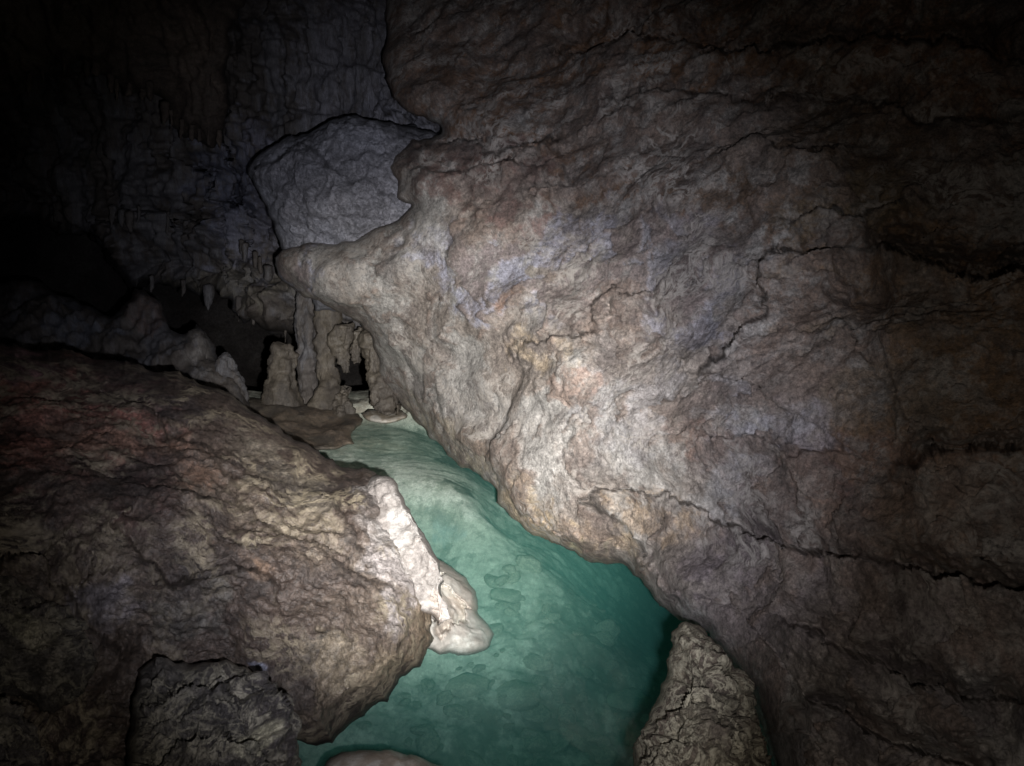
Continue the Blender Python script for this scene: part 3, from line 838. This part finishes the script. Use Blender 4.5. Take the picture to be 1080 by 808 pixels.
o = solid("flat_stone", [(380, 436), (388, 431), (402, 430), (420, 432), (432, 437), (430, 443), (415, 447), (395, 446), (384, 442)],
          [(380, 437, 6.05), (405, 432, 6.1), (430, 438, 6.0), (405, 440, 5.9), (405, 446, 5.85)],
          M_PALE, s=0.9, R=7, T=0.10, back=0.25, amp=1.3, seed=137, disp=lambda v, s: d_smooth(v, s) * 0.4,
          spots=[(405, 438, 60, 20, 0, (0.22, 0.18, 0.13), 1.0)])
tag(o, "flat tan stone lying in the water at the pool's far end, under the wall", "stone")

# ------------------------------------------------------------------ floor and pool bed (one ground sheet)
def water_pt(px, py, z=0.0):
    r = FWD + (px - 540) / F_PX * RGT + (404 - py) / F_PX * UPV
    t = (z - CAM[2]) / r[2]
    return CAM + t * r


def axis(lo, hi, f0, f1, s):
    return gridlines(lo, hi, f0, f1, s)


gx = []
def glines(lo, hi, a, b, s):
    c = np.arange(a, b, s).tolist()
    l = []; x = a; st = s
    while x > lo:
        st = min(st * 1.1, 0.8); x -= st; l.append(x)
    r = []; x = c[-1]; st = s
    while x < hi:
        st = min(st * 1.1, 0.8); x += st; r.append(x)
    return np.array(l[::-1] + c + r)


gx = glines(-20, 20, -2.0, 1.6, 0.012)
gy = glines(-8, 26, 2.2, 6.8, 0.014)
X, Y = np.meshgrid(gx, gy)
x = X.ravel(); y = Y.ravel()
bedpts = []   # (photo px, photo py of the water point above, bed depth)
for (px, py, dep) in [(560, 600, 0.50), (600, 700, 0.78), (520, 760, 0.72), (400, 790, 0.62), (655, 640, 1.15), (690, 690, 1.4), (640, 610, 1.0), (640, 790, 0.95), (500, 800, 0.8),
                      (470, 575, 0.42), (525, 560, 0.40), (450, 525, 0.16), (490, 532, 0.16), (515, 545, 0.24), (400, 480, 0.10), (430, 500, 0.09), (470, 518, 0.12),
                      (508, 504, 1.05), (480, 478, 0.85), (530, 495, 1.2), (505, 470, 1.2), (420, 463, 0.12), (380, 455, 0.10), (350, 455, 0.06), (300, 450, 0.02), (480, 690, 0.6),
                      (740, 700, 1.3), (800, 760, 1.2), (600, 555, 1.0), (545, 520, 1.0), (395, 436, 0.10), (330, 432, 0.0), (560, 660, 0.62), (620, 640, 0.7), (420, 720, 0.6)]:
    q = water_pt(px, py, -dep)
    bedpts.append((q[0], q[1], dep))
bedpts += [(-1.2, 6.1, 0.08), (-0.9, 6.2, 0.10), (-1.0, 5.6, 0.09), (-0.75, 5.7, 0.12), (-1.5, 5.6, 0.05), (-1.4, 6.6, 0.0), (-4, 3, 0.2), (-6, 6, 0.0), (-4, 9, 0.0), (5, 3, 1.3), (6, 8, 0.8), (0, 12, -0.3), (-1, 0.2, 0.2), (1, 0.2, 0.8), (0, -4, 0.2), (-10, 0, 0.0), (10, 0, 0.6), (-1.6, 3.0, 0.5),
           (-1.5, 4.2, 0.35), (14, 14, 0.5), (-14, 14, 0.0), (0, 20, 0.2)]
B = np.array(bedpts)
Xc = B[:, :2]; r2 = ((Xc[:, None] - Xc[None]) ** 2).sum(-1)
Kb = 0.5 * r2 * np.log(r2 + 1e-12) + np.eye(len(B)) * 0.02
Pb = np.column_stack([np.ones(len(B)), Xc])
wb = np.linalg.solve(np.block([[Kb, Pb], [Pb.T, np.zeros((3, 3))]]), np.concatenate([B[:, 2], np.zeros(3)]))
z = wb[len(B)] + wb[len(B) + 1] * x + wb[len(B) + 2] * y
for i_ in range(len(B)):
    r = (x - Xc[i_, 0]) ** 2 + (y - Xc[i_, 1]) ** 2
    z = z + wb[i_] * 0.5 * r * np.log(r + 1e-12)
z = -np.clip(z, -0.3, 1.4)
p3 = np.column_stack([x, y, np.zeros(len(x))])
core = np.clip(-z / 0.6, 0.12, 1)
z = z + fbm(p3 * 0.9, 3, 0.5, 201) * 0.16 * core
z = z + (terrace(fbm(p3 * 2.6, 5, 0.55, 205), 6, 0.6) * 0.09 + fbm(p3 * 7.5, 5, 0.6, 209) * 0.035) * core
wv = fbm(p3 * np.array([2.2, 6.0, 1]) + fbm(p3 * 2, 2, 0.5, 215)[:, None] * 1.5, 4, 0.5, 217, ridged=True)
z = z + wv * 0.010 * (1 - core * 0.5)
# behind the columns the floor falls away into the dark passage
lift = sstep(6.35, 6.6, y)
z = z * (1 - lift) + (0.05 + fbm(p3 * 2.0, 3, 0.5, 231) * 0.05) * lift
z = z - 3.2 * sstep(7.0, 8.0, y)
v = np.column_stack([x, y, z])
ny_, nx_ = X.shape
ii = np.arange(nx_ * ny_).reshape(ny_, nx_)
f = np.stack([ii[:-1, :-1], ii[:-1, 1:], ii[1:, 1:], ii[1:, :-1]], -1).reshape(-1, 4)
T = tints(v, [(372, 416, 110, 24, 0, (0.11, 0.09, 0.07), 1.0), (235, 378, 150, 22, 4, (0.07, 0.06, 0.05), 1.0), (440, 508, 110, 24, 12, (0.70, 0.68, 0.60), 0.9), (350, 455, 60, 30, 0, (0.34, 0.29, 0.22), 0.7), (400, 470, 40, 14, 10, (0.40, 0.37, 0.29), 0.7),  # dark patches by the far opening paint the passage's darkness onto the floor
                         (650, 720, 120, 120, 0, (0.13, 0.14, 0.105), 0.9), (560, 790, 170, 60, 0, (0.15, 0.16, 0.12), 0.85), (685, 650, 60, 70, 0, (0.07, 0.075, 0.06), 0.95), (492, 488, 60, 11, 44, (0.10, 0.11, 0.09), 0.95), (470, 560, 26, 14, 30, (0.30, 0.36, 0.34), 0.7), (340, 414, 110, 20, 4, (0.07, 0.06, 0.05), 1.0), (340, 414, 110, 20, 4, (0.07, 0.06, 0.05), 1.0)], 5)  # shade painted into hollow and undercut; lower pool: dark stones, painted beam fade
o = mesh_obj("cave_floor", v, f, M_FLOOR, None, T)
tag(o, "pale silty cave floor forming the bed of the pool", "cave floor", kind="structure")

# stones on the bed
def stone_mesh(seed, r):
    n1, n2 = 14, 22
    th = np.linspace(0.0, math.pi, n1); ph = np.linspace(0, 2 * math.pi, n2, endpoint=False)
    A, Bp = np.meshgrid(th, ph, indexing='ij')
    v = np.stack([np.sin(A) * np.cos(Bp), np.sin(A) * np.sin(Bp), np.cos(A)], -1).reshape(-1, 3)
    rng = np.random.RandomState(seed)
    for _ in range(9):   # broken facets
        nrm = rng.normal(size=3); nrm /= np.linalg.norm(nrm)
        dd = v @ nrm; cut = 0.55 + 0.3 * rng.rand()
        v = v - np.maximum(dd - cut, 0)[:, None] * nrm * 0.9
    v = v * (1 + 0.22 * fbm(v * 1.7 + seed, 3, 0.5, seed)[:, None])
    v = v * np.array([1.0, 0.75, 0.55]) * r
    i, j = np.meshgrid(np.arange(n1 - 1), np.arange(n2), indexing='ij')
    f = np.stack([i * n2 + j, (i + 1) * n2 + j, (i + 1) * n2 + (j + 1) % n2, i * n2 + (j + 1) % n2], -1).reshape(-1, 4)
    return v, f


def bed_z(px_, py_):
    k = np.argmin((gx - px_) ** 2); l = np.argmin((gy - py_) ** 2)
    return z[l * nx_ + k]


protos = []
for k in range(6):
    vv, ff = stone_mesh(300 + k, 1.0)
    po = mesh_obj("bed_stone", vv + np.array([0, 0, 0.0]), ff, M_STONE)
    protos.append(po)
rng = np.random.RandomState(5)
cnt = 0
for k in range(1500):
    if cnt >= 120:
        break
    px = rng.uniform(380, 700); py = rng.uniform(625, 806)
    if px < 520 and py < 700: continue
    if px > 560 + (py - 560) * 0.9 + 60 and py < 640: continue
    if rng.rand() > 0.25 + 0.75 * math.exp(-(((px - 590) / 110) ** 2 + ((py - 720) / 90) ** 2)): continue
    q = water_pt(px, py, -0.72)
    r = 0.02 + 0.075 * rng.rand() ** 2.0
    src = protos[cnt % 6]
    o = src if cnt < 6 else src.copy()
    if cnt >= 6:
        COL.objects.link(o)
    o.name = "bed_stone"
    o.location = (q[0], q[1], bed_z(q[0], q[1]) - r * 0.3)
    o.scale = (r * rng.uniform(0.8, 1.3), r * rng.uniform(0.8, 1.3), r * rng.uniform(0.7, 1.1))
    o.rotation_euler = (rng.uniform(-.4, .4), rng.uniform(-.4, .4), rng.uniform(0, 6.28))
    tag(o, "one of the small broken stones scattered over the green pool's bed", "stone", "stones lying on the pool bed")
    cnt += 1
for (px, py, dz, r, lab) in [(545, 728, -0.7, 0.16, "larger flat slab under water near the bottom middle of the pool bed"),
                             (495, 712, -0.6, 0.13, "pale slab under water just below the smooth whitish stone"),
                             (660, 745, -0.95, 0.14, "broad flat slab under water beside the tall tapering rock"),
                             (535, 640, -0.6, 0.12, "greenish flat slab under water, right of the smooth whitish stone")]:
    vv, ff = stone_mesh(int(px), r)
    q = water_pt(px, py, dz)
    o = mesh_obj("sunken_slab", vv * np.array([1, 1, 0.6]) + np.array([q[0], q[1], bed_z(q[0], q[1]) + 0.01]), ff, M_STONE)
    tag(o, lab, "stone slab")

# ------------------------------------------------------------------ pool water
m = bpy.data.materials.new("pool_water"); m.use_nodes = True
nt = m.node_tree; L = nt.links.new
nt.nodes.remove(nt.nodes["Principled BSDF"])
out = nt.nodes["Material Output"]
lw = nd(nt, "ShaderNodeLayerWeight"); lw.inputs["Blend"].default_value = 0.5
pw = nd(nt, "ShaderNodeMath", operation='POWER'); pw.inputs[1].default_value = 5.0; L(lw.outputs["Facing"], pw.inputs[0])
fr = nd(nt, "ShaderNodeMath", operation='MULTIPLY_ADD'); fr.inputs[1].default_value = 0.98; fr.inputs[2].default_value = 0.02; L(pw.outputs[0], fr.inputs[0])
tr = nd(nt, "ShaderNodeBsdfTransparent")
gl = nd(nt, "ShaderNodeBsdfGlossy"); gl.inputs["Roughness"].default_value = 0.03
mx = nd(nt, "ShaderNodeMixShader")
L(fr.outputs[0], mx.inputs[0]); L(tr.outputs[0], mx.inputs[1]); L(gl.outputs[0], mx.inputs[2]); L(mx.outputs[0], out.inputs["Surface"])
nz = nd(nt, "ShaderNodeTexNoise"); nz.inputs["Scale"].default_value = 5; nz.inputs["Detail"].default_value = 2
bp = nd(nt, "ShaderNodeBump"); bp.inputs["Strength"].default_value = 0.12; bp.inputs["Distance"].default_value = 0.02
tc = nd(nt, "ShaderNodeTexCoord"); L(tc.outputs["Object"], nz.inputs["Vector"])
L(nz.outputs["Fac"], bp.inputs["Height"]); L(bp.outputs[0], gl.inputs["Normal"])
va = nd(nt, "ShaderNodeVolumeAbsorption"); va.inputs["Color"].default_value = (0.03, 0.88, 0.74, 1); va.inputs["Density"].default_value = 0.46
vs = nd(nt, "ShaderNodeVolumeScatter"); vs.inputs["Color"].default_value = (0.32, 1.0, 0.87, 1); vs.inputs["Density"].default_value = 0.36
vs.inputs["Anisotropy"].default_value = 0.0
ad = nd(nt, "ShaderNodeAddShader"); L(va.outputs[0], ad.inputs[0]); L(vs.outputs[0], ad.inputs[1]); L(ad.outputs[0], out.inputs["Volume"])
bx = [(-14, 0.9), (14, 0.9), (14, 6.9), (-14, 6.9)]
vv = [(a, b, -3.0) for a, b in bx] + [(a, b, 0.0) for a, b in bx]
ff = [(3, 2, 1, 0), (4, 5, 6, 7), (0, 1, 5, 4), (1, 2, 6, 5), (2, 3, 7, 6), (3, 0, 4, 7)]
o = mesh_obj("pool_water", vv, ff, m, smooth=False)
tag(o, "still clear teal green water of the cave pool", "water", kind="structure")

# ------------------------------------------------------------------ rest of the cave: a shell far behind
n1, n2 = 90, 140
th = np.linspace(0.02, math.pi * 0.62, n1); ph = np.linspace(-0.45, math.pi + 0.45, n2)
A, Bp = np.meshgrid(th, ph, indexing='ij')
v = np.stack([16 * np.sin(A) * np.cos(Bp), 2 + 17 * np.sin(A) * np.sin(Bp), 0.0 + 7.5 * np.cos(A)], -1).reshape(-1, 3)
c = np.array([0, 2, 0])
dr = (v - c) / np.linalg.norm(v - c, axis=1)[:, None]
v = v + dr * (fbm(v * 0.35, 5, 0.55, 400) * 2.4)[:, None]
ii = np.arange(n1 * n2).reshape(n1, n2)
f = np.stack([ii[:-1, :-1], ii[:-1, 1:], ii[1:, 1:], ii[1:, :-1]], -1).reshape(-1, 4)
o = mesh_obj("cave_shell", v, f, M_SHELL)
tag(o, "dark far wall and ceiling of the cave chamber", "cave wall", kind="structure")

# ------------------------------------------------------------------ light: the torch held beside the lens
def spot(name, power, size, blend, aim, col, off=(0.085, -0.085), rad=0.012):
    ld = bpy.data.lights.new(name, 'SPOT')
    ld.energy = power; ld.spot_size = math.radians(size); ld.spot_blend = blend
    ld.color = col; ld.shadow_soft_size = rad
    lo = bpy.data.objects.new(name, ld); COL.objects.link(lo)
    pos = CAM + off[0] * RGT + off[1] * UPV
    lo.location = pos
    tgt = P(aim[0], aim[1], 3.5)
    from mathutils import Vector
    lo.rotation_euler = (Vector(tgt) - Vector(pos)).to_track_quat('-Z', 'Y').to_euler()
    return lo


spot("torch_beam", 1250, 42, 1.0, (475, 455), (1.0, 0.97, 0.90))
spot("torch_spill", 470, 64, 1.0, (485, 400), (0.83, 0.86, 1.0))
spot("torch_flood", 36, 106, 1.0, (540, 440), (1.0, 0.93, 0.86))

wd = bpy.data.worlds.new("World"); sc.world = wd
wd.use_nodes = True
nt = wd.node_tree
bg = nt.nodes["Background"]
bg.inputs[0].default_value = (0.6, 0.7, 1.0, 1)
bg.inputs[1].default_value = 0.0006

sc.view_settings.view_transform = 'Standard'
sc.view_settings.look = 'None'
sc.view_settings.exposure = 0.0
sc.view_settings.gamma = 1.0
sc.view_settings.use_curve_mapping = False
sc.render.engine = 'CYCLES'
cy = sc.cycles
cy.max_bounces = 6; cy.diffuse_bounces = 3; cy.glossy_bounces = 2; cy.transmission_bounces = 2; cy.volume_bounces = 1
cy.transparent_max_bounces = 12
cy.sample_clamp_indirect = 4.0
cy.use_denoising = True
try:
    cy.denoiser = 'OPENIMAGEDENOISE'
    cy.denoising_input_passes = 'RGB_ALBEDO_NORMAL'
except Exception:
    pass
